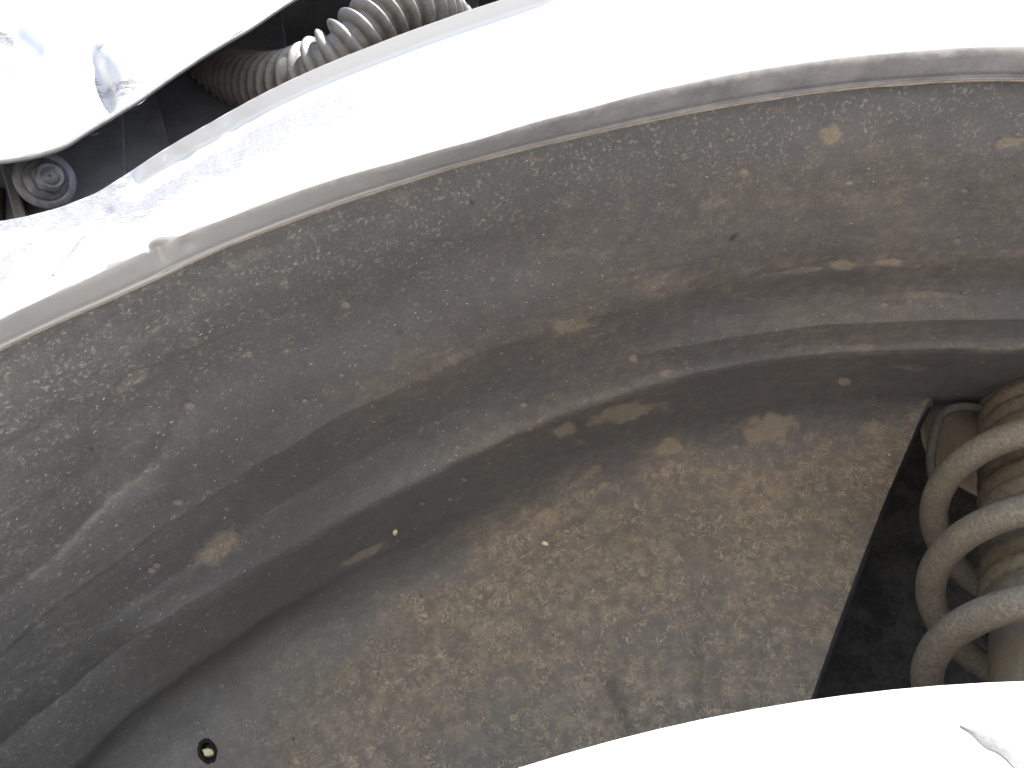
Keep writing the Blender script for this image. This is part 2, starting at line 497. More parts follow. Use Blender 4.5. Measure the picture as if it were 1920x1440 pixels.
# shallow waves and dents pressed in the sheet (metres, outwards from the surface)
def dents(u, v):
    d = np.zeros_like(u)
    def gro(pts, w, a):
        return a * np.exp(-0.5 * (path_dist(u, v, pts) / w) ** 2)
    d += gro([(180, 880), (300, 760), (480, 680), (660, 600), (880, 500), (1000, 455)], 52, .0022)
    d += gro([(-60, 1150), (70, 1075), (180, 975), (290, 880), (350, 780)], 16, .0008)
    d -= gro([(-60, 1060), (60, 985), (200, 850), (290, 730)], 50, .0004)
    d -= gro([(760, 690), (900, 610), (1120, 530), (1400, 460), (1700, 440)], 50, .0016)
    d += gro([(1320, 640 - 60), (1700, 545), (1920, 540)], 36, .0022)
    d += gro([(1300, 1110), (1310, 1240), (1312, 1400)], 30, .0018)
    d += gro([(390, 1290), (480, 1360), (560, 1500)], 28, .0014)
    d += gro([(1010, 1000), (1090, 985), (1160, 960)], 26, .0022)
    d += .0016 * (vnoise(u, v, 170, 3) - .5) + .0009 * (vnoise(u, v, 70, 4) - .5)
    return d
PL = at(UU, VVp, YY)
dn = dents(UU, VVp)
def grid_normals(P):
    a = np.gradient(P, axis=0); b = np.gradient(P, axis=1)
    n = np.cross(a, b); n /= np.linalg.norm(n, axis=-1, keepdims=True) + 1e-12
    s = np.sign(np.sum(n * (P - np.array([0.05, -0.1, CAM_Z])), -1, keepdims=True))
    return -n * s                                    # towards the viewer
NL = grid_normals(PL)
valid = np.ones(PL.shape[:2], bool); valid[nb_rows:, nl:] = False
NL[~valid] = (0, -1, 0)
PL = PL - NL * dn[..., None]
U2, V2 = px(PL)

lin = empty('wheel_arch_liner', at(960, 760, .25))
tag(lin, 'dusty black plastic wheel arch liner with ribs and dried mud under the white fender', 'wheel liner')
fc = grid_faces(*PL.shape[:2])
R_, C_ = PL.shape[:2]
rI = fc[:, 0] // C_; cI = fc[:, 0] % C_
keep = ~((rI >= nb_rows - 1) & (cI >= nl - 1))
HU, HV = 389.0, 1408.0
hole = ((UU - HU) / 13.0) ** 2 + ((VVp - HV) / 17.0) ** 2 < 1
hk = hole.ravel()[fc].any(1)
keep &= ~hk
me = mesh_np('shell', PL.reshape(-1, 3), fc[keep])
# --- where dust and mud lie
u, v = UU, VVp
below4 = RR < np.interp(TH, th, r4)
d4 = np.interp(TH, th, r4) - RR                       # pixels below the start of the wall
wob = (vnoise(u, v, 90, 11) - .5) * 90 + (vnoise(u, v, 35, 12) - .5) * 40
dB = np.interp(TH, th, rB) - RR
caked = sst(30, 150, d4 + wob) * sst(560, 900, u + .5 * (v - 1000) + wob)
caked *= 1 - .3 * sst(1450, 1700, v)
dust = .10 + .86 * caked + .08 * sst(500, 1100, u) * (d4 < 40) + .14 * sst(0, 60, d4) * sst(300, 700, u)
dust += .22 * np.exp(-0.5 * (path_dist(u, v, [(1200, 535), (1400, 508), (1580, 496), (1920, 484)]) / 16) ** 2)
dust += .20 * np.exp(-0.5 * (path_dist(u, v, [(640, 760), (900, 640), (1080, 600)]) / 40) ** 2)
dust += .12 * np.exp(-0.5 * (path_dist(u, v, [(1250, 700), (1100, 745), (900, 835), (700, 930)]) / 30) ** 2)
dust -= .12 * sst(170, 30, dB + wob) * sst(400, 900, u)
dust += .08 * sst(120, 260, dB) * sst(900, 1500, u) * (d4 < 0)
dust = np.clip(dust, 0.03, 1) * (.6 + .8 * vnoise(u, v, 120, 21))
grey = .30 * sst(700, 0, u) * (d4 < 0) + .25 * np.exp(-0.5 * (path_dist(u, v, [(60, 1080), (180, 975), (290, 880)]) / 9) ** 2) * 2.4
grey += .30 * sst(0, 80, d4) * sst(1000, 300, u)
grey += .06 * np.exp(-0.5 * (path_dist(u, v, [(150, 1010), (40, 1130), (-60, 1200)]) / 45) ** 2)
grey += .30 * sst(170, 20, dB + wob * .5) * sst(900, 300, u) + .10 * sst(200, 30, dB + wob)
spray = .55 * sst(300, 20, dB + wob) + .16 + .30 * sst(450, 0, u) * (d4 < 0)
mud = .62 * np.exp(-0.5 * (path_dist(u, v, [(60, 1085), (110, 1045), (180, 975), (285, 885)]) / 6) ** 2) * (.45 + .9 * vnoise(u, v, 16, 14)); dark = np.zeros_like(u)
def blob(u0, v0, rx, ry, ang=0, a=1.0):
    c, s = math.cos(math.radians(ang)), math.sin(math.radians(ang))
    x = (u - u0) * c - (v - v0) * s; y = (u - u0) * s + (v - v0) * c
    n = (vnoise(u, v, 14, int(u0) % 50) - .5) * .55
    q = np.sqrt((x / rx) ** 2 + (y / ry) ** 2) + n
    return a * sst(1.25, .45, q)
for b_ in [(1440, 800, 62, 32, 5, .95), (1255, 835, 32, 18, 22, .9), (1175, 772, 82, 19, 14, .85), (1060, 808, 22, 15, 20, .85),
           (1545, 838, 22, 13, 0, .85), (1630, 800, 34, 18, 0, .7), (1585, 715, 17, 9, 0, 1), (1030, 968, 32, 21, 15, .85),
           (408, 1027, 68, 30, 34, .72), (680, 1038, 52, 10, 28, .75), (1560, 252, 25, 24, 0, .9), (1395, 320, 11, 9, 0, .8),
           (1068, 606, 42, 22, 10, .62), (752, 368, 22, 15, 0, .6), (1895, 268, 34, 14, 10, .8), (1580, 497, 26, 14, 0, .85),
           (1672, 492, 24, 12, 0, .8), (1500, 507, 62, 9, 3, .6), (1750, 561, 60, 9, 0, .55), (1455, 920, 30, 20, 0, .7),
           (1130, 914, 16, 10, 20, .8), (1112, 882, 20, 10, 25, .7), (1228, 893, 9, 8, 0, .8), (650, 1266, 34, 15, 15, .55),
           (900, 1034, 12, 8, 0, .7), (1040, 1042, 14, 9, 0, .7), (1185, 669, 11, 9, 0, .9), (1247, 697, 18, 9, 15, .7),
           (335, 942, 13, 8, 10, .8), (1340, 377, 34, 14, 0, .45), (1070, 372, 36, 22, 0, .45), (470, 480, 60, 12, 22, .45),
           (250, 720, 60, 16, 28, .5), (530, 1245, 20, 12, 40, .5), (1565, 365, 20, 12, 0, .4), (1760, 300, 26, 16, 0, .4),
           (1850, 330, 20, 14, 0, .4), (985, 295, 20, 10, 0, .6), (1460, 205, 22, 10, 0, .55), (1500, 880, 40, 12, 0, .45),
           (1700, 690, 40, 8, 0, .5), (1620, 650, 36, 8, 0, .5), (1870, 655, 44, 8, 0, .55), (860, 930, 30, 9, 28, .4), (940, 915, 24, 8, 25, .45),
           (1650, 905, 10, 7, 0, .7), (1380, 838, 8, 6, 0, .8), (1405, 985, 18, 26, 0, .35), (250, 1235, 40, 10, 30, .3), (200, 1395, 24, 16, 0, .35)]:
    mud = np.maximum(mud, blob(*b_))
for i in range(170):                                   # smaller flecks of the same mud
    uu = rnd.uniform(0, 1900); vv_ = rnd.uniform(200, 1400)
    s = rnd.uniform(3, 8) * (1.6 if rnd.random() < .15 else 1)
    m_ = np.abs(u - uu) < 4 * s
    mud = np.maximum(mud, sst(1.2, .4, np.hypot((u - uu) / s, (v - vv_) / (s * .7))) * rnd.uniform(.4, .9))
for b_ in [(1370, 438, 14, 5, 40, .8), (886, 381, 8, 7, 0, .8), (357, 1253, 5, 4, 0, 1), (750, 626, 6, 5, 0, .6), (175, 850, 5, 4, 0, .8),  # dark marks, one a small hole whose dark inside is only painted
           (1080, 978, 34, 9, 12, .35), (550, 1386, 4, 4, 0, .8), (1505, 915, 5, 4, 0, .7), (790, 1118, 4, 4, 0, .6), (1310, 1240, 12, 100, 0, .22)]:
    dark = np.maximum(dark, blob(*b_))
dark = np.maximum(dark, .42 * np.exp(-0.5 * (path_dist(u, v, [(1146, 1282), (1160, 1310), (1178, 1362)]) / 9) ** 2) * (.5 + vnoise(u, v, 12, 5)))
rim_edge = path_dist(u, v, EDGE) ; mud = np.maximum(mud, .55 * np.exp(-0.5 * (rim_edge / 9) ** 2) * (v < 980) * (d4 > 0))
for nm, val in (('dust', np.clip(dust, 0, 1)), ('greydust', np.clip(grey, 0, 1)), ('mud', mud), ('dark', dark), ('cake', np.clip(caked, 0, 1)), ('spray', np.clip(spray, 0, 1))):
    attr(me, nm, val)
seg = np.linalg.norm(np.diff(PL, axis=0), axis=-1)
Vm = np.concatenate([np.zeros((1, C_)), np.cumsum(np.median(seg, axis=1))[:, None] * np.ones((1, C_))])
uvmap(me, (TH * .32), Vm)
link('shell', me, LINER, lin)

def surf(uq, vq):
    d = (U2 - uq) ** 2 + (V2 - vq) ** 2
    d = np.where(valid, d, 1e12)
    k = int(np.argmin(d)); i, j = divmod(k, C_)
    return Vector(PL[i, j]), Vector(NL[i, j])

# returned edge along the strut opening
ecol = PL[nb_rows:, nl - 1]
ecol = ecol[::3]
en = np.array([0.35, .93, 0.05])
strip = np.stack([ecol, ecol + en * .0015, ecol + en * .008 + [.001, 0, 0], ecol + en * .008 + [-.0018, 0, 0]], 1)
link('opening_flange', grid_mesh('opening_flange', strip), DARKPL, lin)
k4c = PL[nb_rows - 1, nl - 1:][::3]
strip = np.stack([k4c, k4c + [0, .003, .001], k4c + [0, .012, .004], k4c + [0, .012, .006]], 1)
link('roof_flange', grid_mesh('roof_flange', strip), DARKPL, lin)
# rim of the fixing hole
hp = []
for a in np.linspace(0, 2 * math.pi, 28, endpoint=False):
    p, n = surf(HU + 15.5 * math.cos(a) + 2 * math.sin(a), HV + 19.5 * math.sin(a)); hp.append(np.array(p + n * .0001))
hp = np.array(hp); hc, hn = surf(HU + 18, HV)
ctr = hp.mean(0)
rings = []
for k, (s, d) in enumerate(((1.25, -.0002), (1.1, .0008), (.9, .0008), (.78, -.0005), (.74, -.006))):
    rings.append(ctr + (hp - ctr) * s + np.array(hn) * d)
link('hole_rim', grid_mesh('hole_rim', np.array(rings), True), BLACKM, lin)

# grit stuck to the plastic: too fine to count
gv, gf = [], []
for i in range(1000):
    if rnd.random() < .6: uu, vv_ = rnd.uniform(0, 1150), rnd.uniform(480, 1420)
    else: uu, vv_ = rnd.uniform(0, 1900), rnd.uniform(180, 1380)
    jc = int(np.clip(np.searchsorted(th[:nl], math.atan2(uu - VU, VV - vv_)), 1, C_ - 1))
    colm = np.where(valid[:, jc], (U2[:, jc] - uu) ** 2 + (V2[:, jc] - vv_) ** 2, 1e12)
    ir = int(np.argmin(colm))
    if colm[ir] > 900: continue
    p = Vector(PL[ir, jc]); n = Vector(NL[ir, jc])
    ln = rnd.uniform(.00018, .0007) * (1.6 if rnd.random() < .06 else 1); wd = rnd.uniform(.00010, .00022)
    tdir = Vector((rnd.gauss(.25, .35), 0, -1)); tdir = (tdir - n * tdir.dot(n)).normalized(); b = n.cross(tdir)
    k = len(gv)
    for (a, c_, h) in ((-1, 0, 0), (0, 1, 0), (1, .4, 0), (0, -1, 0), (0.1, 0, 1)):
        gv.append(p + tdir * a * ln + b * c_ * wd + n * (h * wd * .9 - .00002))
    gf += [(k, k + 1, k + 4), (k + 1, k + 2, k + 4), (k + 2, k + 3, k + 4), (k + 3, k, k + 4)]
gm = mesh_np('grit', np.array(gv), np.array(gf))
tag(link('grit', gm, GRITM, lin, smooth=False), kind='stuff')

# ------------------------------------------------------------------ white fender with its rolled lip
NF = 620
tf = np.linspace(-60 * D2R, 46 * D2R, NF)
fA, fB, fC = rho(cA, tf, 5), rho(cB, tf, 5), rho(cC, tf, 2.5)
fen = empty('front_fender', at(900, 200, .125))
tag(fen, 'scratched white car fender curving over the wheel arch with a grey dirty lip, shade painted in', 'fender')
NR = 130
W = np.linspace(0, 1, NR)[:, None]
RF = fC * (1 - W) + fA * W
UF = VU + RF * np.sin(tf); VF = VV - RF * np.cos(tf)
dC = fC - RF                                           # pixels below the upper edge
strip_w = sst(235, 275, UF) * sst(1250, 1000, UF)
dA = RF - fA
YF = .1215 + .0165 * (1 - sst(0.0, .95, W))
yo = .1340 + .000125 * dC                                # bent-out strip along the upper edge
ss = sst(62, 22, dC + 3 * (vnoise(UF, VF, 90, 36) - .5))
YF = YF * (1 - ss * strip_w) + yo * ss * strip_w
YF += .0007 * np.exp(-dA / 10.0)
YF += .0010 * np.exp(-0.5 * (path_dist(UF, VF, [(100, 520), (160, 440), (200, 400)]) / 8) ** 2)
YF += .0016 * np.exp(-0.5 * (path_dist(UF, VF, [(-40, 520), (30, 480), (55, 470)]) / 16) ** 2)
YF += .0012 * (vnoise(UF, VF, 60, 8) - .5) * sst(650, 250, UF) + .0006 * (vnoise(UF, VF, 22, 9) - .5) * sst(700, 300, UF)
YF += .0032 * np.exp(-((UF - 300) / 20) ** 2 - ((VF - 466) / 13) ** 2)
PF = at(UF, VF, YF)
keepw = 1 - sst(70, 40, dC) * strip_w
# solid sheet: back skin, joined at the upper edge
back = at(UF, VF, YF + .0011)
wear_shade = .75 * np.exp(-0.5 * (path_dist(UF, VF, [(120, 400), (230, 375), (330, 320), (440, 275), (560, 205), (640, 180)]) / 36) ** 2) * (.45 + .9 * vnoise(UF, VF, 40, 31))
wear_shade = np.maximum(wear_shade, .95 * np.exp(-0.5 * (path_dist(UF, VF, [(410, 272), (440, 258), (520, 222), (560, 208), (650, 178)]) / 6) ** 2) * (.4 + .9 * vnoise(UF, VF, 26, 32)))
wear_shade = np.maximum(wear_shade, .9 * np.exp(-0.5 * (path_dist(UF, VF, [(100, 515), (130, 480), (158, 445)]) / 2.2) ** 2))
wear_shade = np.maximum(wear_shade, .8 * np.exp(-0.5 * (path_dist(UF, VF, [(-60, 540), (-5, 520), (20, 492), (45, 470)]) / 14) ** 2) * (.4 + .9 * vnoise(UF, VF, 20, 34)))
wear_shade = np.maximum(wear_shade, .7 * np.exp(-0.5 * (path_dist(UF, VF, [(0, 425), (40, 412), (60, 415)]) / 9) ** 2))
wear_shade = np.maximum(wear_shade, .6 * np.exp(-0.5 * (path_dist(UF, VF, [(185, 360), (205, 350), (240, 345)]) / 5) ** 2))
wear_shade = wear_shade * keepw
me = grid_mesh('outer_panel', np.concatenate([back[:2][::-1], PF], 0))
attr(me, 'wear_shade', np.concatenate([wear_shade[:2] * 0, wear_shade], 0)); attr(me, 'dirt_shade', np.zeros((2 + NR, NF)))
link('inner_skin', grid_mesh('inner_skin', back[1:]), DARKPL, fen)
link('outer_panel', me, PAINT, fen)
# lip: rounded bend, flange turned into the arch, bend up behind
NLp = 40
rows = []; dr = []
Wl = np.linspace(0, 1, NLp)
for w in Wl:
    r = fA * (1 - w) + fB * w
    uu = VU + r * np.sin(tf); vv_ = VV - r * np.cos(tf)
    yA = YF[-1]
    y = yA + (.1325 - yA) * (w ** 1.15) + .0007 * math.exp(-((w - .86) / .07) ** 2)
    y = y + .0004 * (vnoise(uu, vv_, 40, 41) - .5) * sst(0, .3, w) * sst(1, .8, w) + .0012 * np.exp(-((uu - 350) / 14) ** 2 - ((vv_ - 455) / 14) ** 2)
    rows.append(at(uu, vv_, y))
    dr.append(sst(-.05, .30, w + .14 * (vnoise(uu, vv_, 16, 42) - .5) + .1 * (vnoise(uu, vv_, 7, 43) - .5)) * (.12 + .88 * sst(150, 1200, uu)))  # dirt, rising rightwards to paint in the deeper shade of the lip
r = fB + 2.0
uu = VU + r * np.sin(tf); vv_ = VV - r * np.cos(tf)
rows.append(at(uu, vv_, .1335)); dr.append(dr[-1])
rows.append(at(VU + (fB + 10) * np.sin(tf), VV - (fB + 10) * np.cos(tf), .1340)); dr.append(dr[-1])
me = grid_mesh('lip', np.array(rows))
attr(me, 'dirt_shade', np.array(dr)); attr(me, 'wear_shade', np.zeros((NLp + 2, NF)))
link('lip', me, PAINT, fen)
# bead of dirty sealant along the lower edge of the lip
sel = np.arange(0, NF, 2)
r = (fB - .5)[sel]
pth = at(VU + r * np.sin(tf[sel]), VV - r * np.cos(tf[sel]), .1329)
rad = .00032 + .00028 * (vnoise(pth[:, 0] * 1e4, pth[:, 2] * 1e4, 60, 51)) * (.3 + .7 * sst(300, 1100, px(pth)[0]))
link('edge_seal', closed_tube_mesh('edge_seal', sweep(pth, rad, 8)), SEALM, fen)

# ------------------------------------------------------------------ upper white body panel
ND = 420
td = np.linspace(-52 * D2R, 46 * D2R, ND)
fD = rho(cD, td, 2.0)
ud = VU + fD * np.sin(td); vd = VV - fD * np.cos(td)
P0 = at(ud, vd, .152)
ztop = .42 + CAM_Z
rows = []
NU = 110
for k in range(NU):
    w = k / (NU - 1)
    Pk = P0.copy()
    z = P0[:, 2] + (ztop - P0[:, 2]) * w
    Pk[:, 2] = z
    Pk[:, 1] = .152 + .030 * w ** 1.4
    uu, vv_ = px(Pk)
    d = np.zeros(ND)
    d += .0050 * np.exp(-0.5 * (path_dist(uu, vv_, [(165, 95), (185, 150), (188, 190)]) / 13) ** 2)
    d += .0035 * np.exp(-0.5 * (path_dist(uu, vv_, [(205, 170), (250, 165), (290, 120)]) / 22) ** 2)
    d -= .0035 * np.exp(-((uu - 225) / 38) ** 2 - ((vv_ - 118) / 24) ** 2)
    d += .0045 * np.exp(-0.5 * (path_dist(uu, vv_, [(-30, 60), (20, 62), (55, 90)]) / 17) ** 2)
    d += .0012 * (vnoise(uu, vv_, 55, 61) - .5)
    Pk[:, 1] += d
    rows.append(Pk)
for (y, z) in ((.186, .435), (.20, .452), (.23, .468), (.30, .48), (.45, .49), (.75, .495)):  # unseen cover carried inboard, added to keep sun out of the gap
    Pk = P0.copy(); Pk[:, 1] = y; Pk[:, 2] = z + CAM_Z; rows.append(Pk)
PU = np.array(rows)
uu, vv_ = px(PU)
wr = .9 * np.exp(-0.5 * (path_dist(uu, vv_, [(-20, 55), (10, 85), (25, 110), (20, 130)]) / 10) ** 2) * (.35 + 1.0 * vnoise(uu, vv_, 9, 71))
wr = np.maximum(wr, .85 * np.exp(-0.5 * (path_dist(uu, vv_, [(152, 100), (165, 130), (180, 160), (178, 195)]) / 2.0) ** 2))
wr = np.maximum(wr, .5 * np.exp(-0.5 * (path_dist(uu, vv_, [(185, 185), (230, 165), (260, 150)]) / 16) ** 2) * (.3 + vnoise(uu, vv_, 12, 72)))  # grey of the dent facet turned from the sun, painted into the colour
wr = np.maximum(wr, .35 * np.exp(-0.5 * (path_dist(uu, vv_, [(165, 85), (230, 90), (290, 118)]) / 6) ** 2))
up = empty('body_panel', P0[ND // 3])
tag(up, 'dented white body panel above the dark gap with the hose', 'body panel')
skin = PU.copy(); skin[:, :, 1] += .0012
inner = skin[::-1]
me = grid_mesh('outer_skin', PU)
attr(me, 'wear_shade', wr); attr(me, 'dirt_shade', np.zeros((len(PU), ND)))
link('inner_skin', grid_mesh('inner_skin', skin), DARKPL, up)
link('outer_skin', me, PAINT, up)
# bare folded edge, seen as a thin grey line
e = np.arange(0, ND, 1)
pth = P0[e] + np.array([0, .0006, -.0003])
link('hem', closed_tube_mesh('hem', sweep(pth, .00085, 8)), STEELGREY, up)

# ------------------------------------------------------------------ brackets behind the gap
br = empty('bumper_bracket', at(200, 260, .19))
tag(br, 'dark grey folded bracket inside the gap between the white panels', 'bracket')
def quad(pts): return [tuple(at(a, b, y)) for a, b, y in pts]
def plate(name, pts, thick, mat, parent, bevel=.0006):
    return link(name, slab(name, quad(pts), thick, bevel), mat, parent, smooth=False)
plate('plate', [(-260, 120, .186), (224, 120, .186), (240, 420, .182), (-260, 520, .182)], .002, BRACKM, br)
plate('plate', [(222, 60, .190), (272, 60, .193), (290, 170, .192), (306, 225, .191), (330, 330, .190), (234, 380, .187)], .002, BRACKM, br)
plate('plate', [(262, -40, .200), (518, -60, .204), (530, 40, .202), (545, 140, .198), (560, 330, .192), (310, 390, .194)], .002, BRACKM, br)
plate('brace', [(-8, 280, .178), (14, 285, .178), (56, 430, .176), (34, 436, .176)], .006, STEELGREY, br)
plate('lower_tab', [(-120, 350, .181), (6, 350, .181), (6, 470, .180), (-120, 470, .180)], .002, BLACKM, br)
rv = at(178, 250, .178)  # stud made up to stand in for a small highlight on the plate
bm = bmesh.new(); bmesh.ops.create_uvsphere(bm, u_segments=14, v_segments=8, radius=.0016)
bmesh.ops.scale(bm, vec=(1, .6, 1), verts=bm.verts); bmesh.ops.translate(bm, vec=rv, verts=bm.verts)
m_ = bpy.data.meshes.new('highlight_stud'); bm.to_mesh(m_); bm.free(); link('highlight_stud', m_, BOLTM, br)

# flange bolt
bc = Vector(at(84, 338, .1715)); ax = Vector((.66, -.60, -.46)).normalized()
bolt = empty('flange_bolt', bc)
tag(bolt, 'grey hex bolt with wide washer at the left end of the dark gap', 'bolt')
def lathe(name, prof, center, axis, seg=40, mat=None, parent=None, smooth=True, rot=0):
    a = Vector(axis).normalized(); e1 = a.cross(Vector((0, 0, 1))).normalized(); e2 = a.cross(e1)
    rows = []
    for r, h in prof:
        rows.append([np.array(Vector(center) + a * h + (e1 * math.cos(t) + e2 * math.sin(t)) * r) for t in np.linspace(rot, rot + 2 * math.pi, seg, endpoint=False)])
    me = grid_mesh(name, np.array(rows), True)
    return link(name, me, mat, parent, smooth)
lathe('boss', [(0.00038, -0.01064), (0.00608, -0.01064), (0.00638, -0.00152), (0.00638, -0.00008), (0.00038, -0.00008)], bc, ax, 36, BRACKM, bolt)
lathe('washer', [(0.00038, 0.00000), (0.00912, 0.00000), (0.00942, 0.00030), (0.00942, 0.00106), (0.00904, 0.00137), (0.00684, 0.00137), (0.00608, 0.00129), (0.00038, 0.00129)], bc, ax, 48, BOLTM, bolt)
lathe('flange', [(0.00038, 0.00129), (0.00669, 0.00129), (0.00684, 0.00167), (0.00638, 0.00213), (0.00456, 0.00304), (0.00038, 0.00304)], bc + ax * .0002, ax, 48, BOLTM, bolt)
hx = lathe('hex_head', [(.0004, .0028), (.0052, .0028), (.0052, .0068), (.0047, .0075), (.0004, .0075)], bc, ax, 6, BOLTM, bolt, False, .35)
lathe('recess', [(.0040, .0076), (.0042, .0079), (.0038, .0081), (.0026, .0080), (.0022, .0070), (.0004, .0062)], bc, ax, 30, BOLTM, bolt)

# structure deep in the gap: inner wing and a rail
iw = empty('inner_wing', at(1000, 0, .30))
tag(iw, 'dark painted inner wing sheet deep behind the hose and coil spring', 'inner wing')
def wall(name, corners, nu, nv, mat, parent, amp=.003, seed=1):
    a, b, c, d = (np.array(q, float) for q in corners)
    s = np.linspace(0, 1, nu)[None, :, None]; t = np.linspace(0, 1, nv)[:, None, None]
    P = (a * (1 - s) + b * s) * (1 - t) + (d * (1 - s) + c * s) * t
    P[..., 1] += amp * (vnoise(P[..., 0] * 1000, P[..., 2] * 1000, 40, seed) - .5)
    return link(name, grid_mesh(name, P), mat, parent)
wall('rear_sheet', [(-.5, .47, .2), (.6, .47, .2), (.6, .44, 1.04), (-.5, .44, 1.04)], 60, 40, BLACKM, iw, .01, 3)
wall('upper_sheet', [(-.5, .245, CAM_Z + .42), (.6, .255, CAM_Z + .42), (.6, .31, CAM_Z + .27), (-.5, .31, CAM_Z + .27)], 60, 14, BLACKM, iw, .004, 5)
wall('light_block_sheet', [(-.40, .16, .35), (-.40, .60, .35), (-.40, .60, 1.02), (-.40, .16, 1.02)], 8, 8, BLACKM, iw, .001, 6)  # unseen sheets added at both ends to keep side light out
wall('light_block_sheet', [(.52, .16, .35), (.52, .60, .35), (.52, .60, 1.02), (.52, .16, 1.02)], 8, 8, BLACKM, iw, .001, 6)
rail = empty('bracket_rail', at(885, 0, .21))
tag(rail, 'small grey upright rail in the dark gap right of the hose', 'rail')
plate('web', [(872, -120, .215), (896, -120, .215), (898, 90, .205), (876, 90, .205)], .004, STEELGREY, rail)
plate('foot', [(925, -70, .214), (990, -70, .214), (990, 60, .206), (918, 60, .206)], .003, DARKPL, rail)
cl = empty('glint_clip', at(928, 2, .19))  # made-up clip, there only to give a small bright highlight
tag(cl, 'tiny made-up clip standing in for a glint at the top edge right of the hose', 'clip')
lathe('head', [(.0003, .002), (.0012, .0018), (.0018, .001), (.0018, 0), (.0003, 0)], at(928, 0, .165), (.2, -.8, .5), 18, BOLTM, cl)

# ------------------------------------------------------------------ corrugated hose
hpts = [(398, 146, .205), (430, 148, .199), (475, 157, .190), (525, 164, .182), (578, 152, .174), (626, 122, .1665), (670, 84, .162), (712, 48, .160), (755, 22, .159), (796, 18, .162), (832, 40, .176), (862, 85, .190), (890, 150, .205)]
path = catmull([at(a, b, y) for a, b, y in hpts], 900)
path = np.stack([smooth1(path[:, i], 50) for i in range(3)], -1)
sl_ = np.concatenate([[0], np.cumsum(np.linalg.norm(np.diff(path, axis=0), axis=1))])
pitchm = .0060
ns = 900
su = np.linspace(0, sl_[-1], ns)
path = np.stack([np.interp(su, sl_, path[:, i]) for i in range(3)], -1)
ph = (su % pitchm) / pitchm
prof = np.clip(np.sin(math.pi * np.clip(ph / .62, 0, 1)), 0, 1) ** .55 * (ph < .62)
rad = .0088 + .0040 * prof
hose = link('corrugated_hose', closed_tube_mesh('corrugated_hose', sweep(path, rad, 40)), HOSEM)
tag(hose, 'bent grey-brown corrugated hose in the gap above the fender', 'hose')

# ------------------------------------------------------------------ strut: coil spring, boot, tube, seat
axs = Vector((0.40, .13, 1)).normalized()
sc = Vector(at(1992, 1010, .290))                      # a point of the axis
e1 = Vector((-1, 0, 0)); e1 = (e1 - axs * e1.dot(axs)).normalized()
e2 = axs.cross(e1); 
if e2.y > 0: e2 = -e2                                   # towards the viewer
CR, WR, CPT = .0448, .0054, .0385
ph0 = -3.2
def helix(a0, a1, n, r=CR, off=0.0):
    out = []
    for p in np.linspace(a0, a1, n):
        out.append(np.array(sc + axs * (CPT * p / (2 * math.pi) + off) + e1 * (r * math.cos(p)) + e2 * (r * math.sin(p))))
    return np.array(out)
best = min((abs(px(helix(0.05, 0.06, 2, off=o_)[0])[1] - 1112), o_) for o_ in np.linspace(-.03, .03, 241))
spr_off = best[1]                                       # a turn passes its outermost point at this height
pth = helix(-3.1 * 2 * math.pi, 1.0 * 2 * math.pi + 2.9, 520, off=spr_off)
spring = link('coil_spring', closed_tube_mesh('coil_spring', sweep(pth, WR, 22)), SPRINGM)
tag(spring, 'mud coloured suspension coil spring at the right edge beside the liner opening', 'spring')
strut = empty('suspension_strut', sc)
tag(strut, 'muddy strut with ribbed rubber boot inside the coil spring', 'strut')
prof = []
h = .075
while h > -.030:
    prof += [(.0276, h), (.0286, h - .0018), (.0290, h - .0040), (.0286, h - .0062), (.0277, h - .0080)]
    h -= .0092
prof += [(.0262, -.034), (.0285, -.036), (.0290, -.043), (.0280, -.046), (.0262, -.0465)]
lathe('dust_boot', prof[::-1], sc, axs, 56, BOOTM, strut)
lathe('damper_tube', [(.0005, -.20), (.0255, -.20), (.0255, -.10), (.0258, -.06), (.0256, -.044), (.0005, -.044)], sc, axs, 48, STRUTM, strut)
# spring seat at the top, a pressed cup with a turned-down rim
lathe('spring_seat', [(.0260, .100), (.0260, .080), (.0400, .078), (.0470, .074), (.0490, .068), (.0492, .062), (.0506, .062), (.0506, .072), (.0480, .080), (.0400, .086), (.0260, .100)], sc + e2 * -.004, axs, 64, STRUTM, strut)
lathe('lower_seat', [(.0256, -.165), (.0600, -.158), (.0650, -.150), (.0660, -.150), (.0620, -.162), (.0256, -.170)], sc, axs, 48, BLACKM, strut)
# brake hose hanging beside the spring
cpts = [(1960, 765, .300), (1860, 768, .300), (1800, 763, .300), (1766, 778, .303), (1752, 812, .303), (1746, 850, .304), (1747, 885, .305), (1758, 920, .308), (1772, 970, .315), (1780, 1040, .330)]
pth = catmull([at(a, b, y) for a, b, y in cpts], 120)
bh = link('brake_hose', closed_tube_mesh('brake_hose', sweep(pth, .0021, 12)), mat_simple('dusty_rubber', (.045, .042, .038), (.075, .068, .058), 300, .8), None)
tag(bh, 'thin dark curved hose between the liner opening and the coil spring', 'hose')

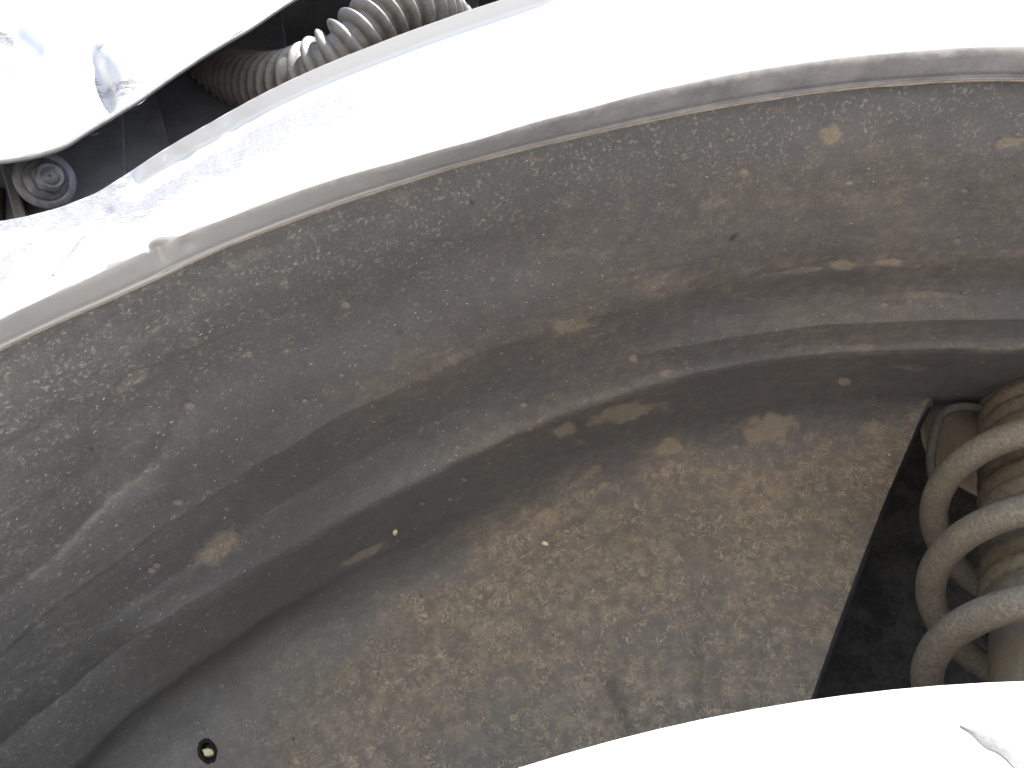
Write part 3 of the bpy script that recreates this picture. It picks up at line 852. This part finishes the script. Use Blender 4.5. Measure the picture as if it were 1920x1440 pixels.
# ------------------------------------------------------------------ wheel with pale sunlit tyre
tp = np.array([at(a, b, .150) for a, b in ((950, 1441), (1190, 1371), (1350, 1337), (1520, 1306), (1700, 1283), (1850, 1273), (1920, 1270))])
A_ = np.stack([2 * tp[:, 0], 2 * tp[:, 2], np.ones(len(tp))], -1)
sol = np.linalg.lstsq(A_, (tp[:, 0] ** 2 + tp[:, 2] ** 2), rcond=None)[0]
Rt = math.sqrt(sol[2] + sol[0] ** 2 + sol[1] ** 2)
wc = Vector((sol[0], .150, sol[1]))
print('tyre fit', wc, Rt)
wheel = empty('wheel', wc)
tag(wheel, 'bright sunlit pale dusty tyre at the lower right below the spring', 'wheel')
Ri = Rt * .66
prof = [(Ri, .012), (Ri + .006, .004), (Ri + .02, -.001), (Ri + .045, -.0045), (Rt - .045, -.0042), (Rt - .024, -.0015), (Rt - .012, .0004), (Rt - .003, .0000), (Rt, .0022),
        (Rt + .0002, .006), (Rt - .001, .012), (Rt - .0015, .030), (Rt - .008, .0302), (Rt - .008, .037), (Rt - .0015, .0372), (Rt - .001, .075), (Rt - .008, .0752), (Rt - .008, .083), (Rt - .0015, .0832), (Rt - .002, .120),
        (Rt - .006, .132), (Rt - .03, .138), (Ri + .02, .134), (Ri, .125)]
wax = Vector((0, 1, 0))
lathe('tyre', prof, wc, wax, 260, TYREM, wheel)
lathe('rim', [(Ri - .002, .128), (Ri - .002, .014), (Ri - .008, .010), (Ri - .02, .03), (Ri * .8, .045), (Ri * .35, .035), (.0005, .030)], wc, wax, 96, WHEELM, wheel)
# dark scuff in the sidewall
def side_pt(u_, v_, lift=.0012):
    p = at(u_, v_, .1488)
    r = math.hypot(p[0] - wc.x, p[2] - wc.z)
    yy = np.interp(r, [q[0] for q in prof[:9]], [q[1] for q in prof[:9]]) + .150
    q = at(u_, v_, yy - lift)
    return q
sp_c = [(1800, 1360, 2), (1822, 1370, 5), (1842, 1384, 9), (1856, 1394, 11), (1872, 1402, 9), (1890, 1416, 8), (1906, 1430, 9), (1930, 1448, 9), (1970, 1476, 7), (2000, 1500, 1)]
rows = []
for k, (a, b, w_) in enumerate(sp_c):
    pts = []
    for s_ in np.linspace(-1, 1, 9):
        jx = rnd.uniform(-.8, .8) if abs(s_) > .9 else 0
        pts.append(side_pt(a + .60 * w_ * s_ + jx, b - .80 * w_ * s_, .00012 + .0001 * (1 - s_ * s_)))
    rows.append(pts)
rows = np.array(rows)
fine = np.stack([catmull(rows[:, j], 60) for j in range(rows.shape[1])], 1)
link('scuff', grid_mesh('scuff', fine), SCUFFM, wheel)

# ------------------------------------------------------------------ loose chips on the liner
def chip(name, u_, v_, size, label, seed, flat=.35, lift=0.0):
    p, n = surf(u_, v_)
    r_ = random.Random(seed)
    bm = bmesh.new()
    t = n.cross(Vector((0.3, 0, 1))).normalized(); b = n.cross(t)
    k = 6
    lo, hi = [], []
    for i in range(k):
        a = 2 * math.pi * i / k + r_.uniform(-.3, .3); q = size * r_.uniform(.65, 1.1)
        d = t * math.cos(a) * q + b * math.sin(a) * q * .7
        lo.append(bm.verts.new(p + d + n * (lift - .00005))); hi.append(bm.verts.new(p + d * .75 + n * (lift + size * flat * r_.uniform(.7, 1.3))))
    bm.faces.new(hi); bm.faces.new(lo[::-1])
    for i in range(k): bm.faces.new((lo[i], lo[(i + 1) % k], hi[(i + 1) % k], hi[i]))
    bmesh.ops.recalc_face_normals(bm, faces=bm.faces)
    me = bpy.data.meshes.new(name); bm.to_mesh(me); bm.free()
    o = link(name, me, CHIPM, None, smooth=False)
    tag(o, label, 'chip', 'loose pale chips on the liner')
    return o
chip('mud_chip', 740, 998, .0020, 'pale orange chip on the dark liner left of the brown mud wall', 1)
chip('mud_chip', 1022, 1019, .0018, 'pale yellow chip just below the round brown mud patch', 2)
chip('mud_chip', 1097, 222, .0008, 'tiny yellow chip stuck at the grey fender lip', 3)
chip('mud_chip', 1667, 852, .0009, 'tiny pale chip beside the upper corner of the strut opening', 4)
chip('mud_chip', HU + 1, HV + 1, .0030, 'pale curved chip inside the round hole at the bottom left', 5, lift=-.0015)
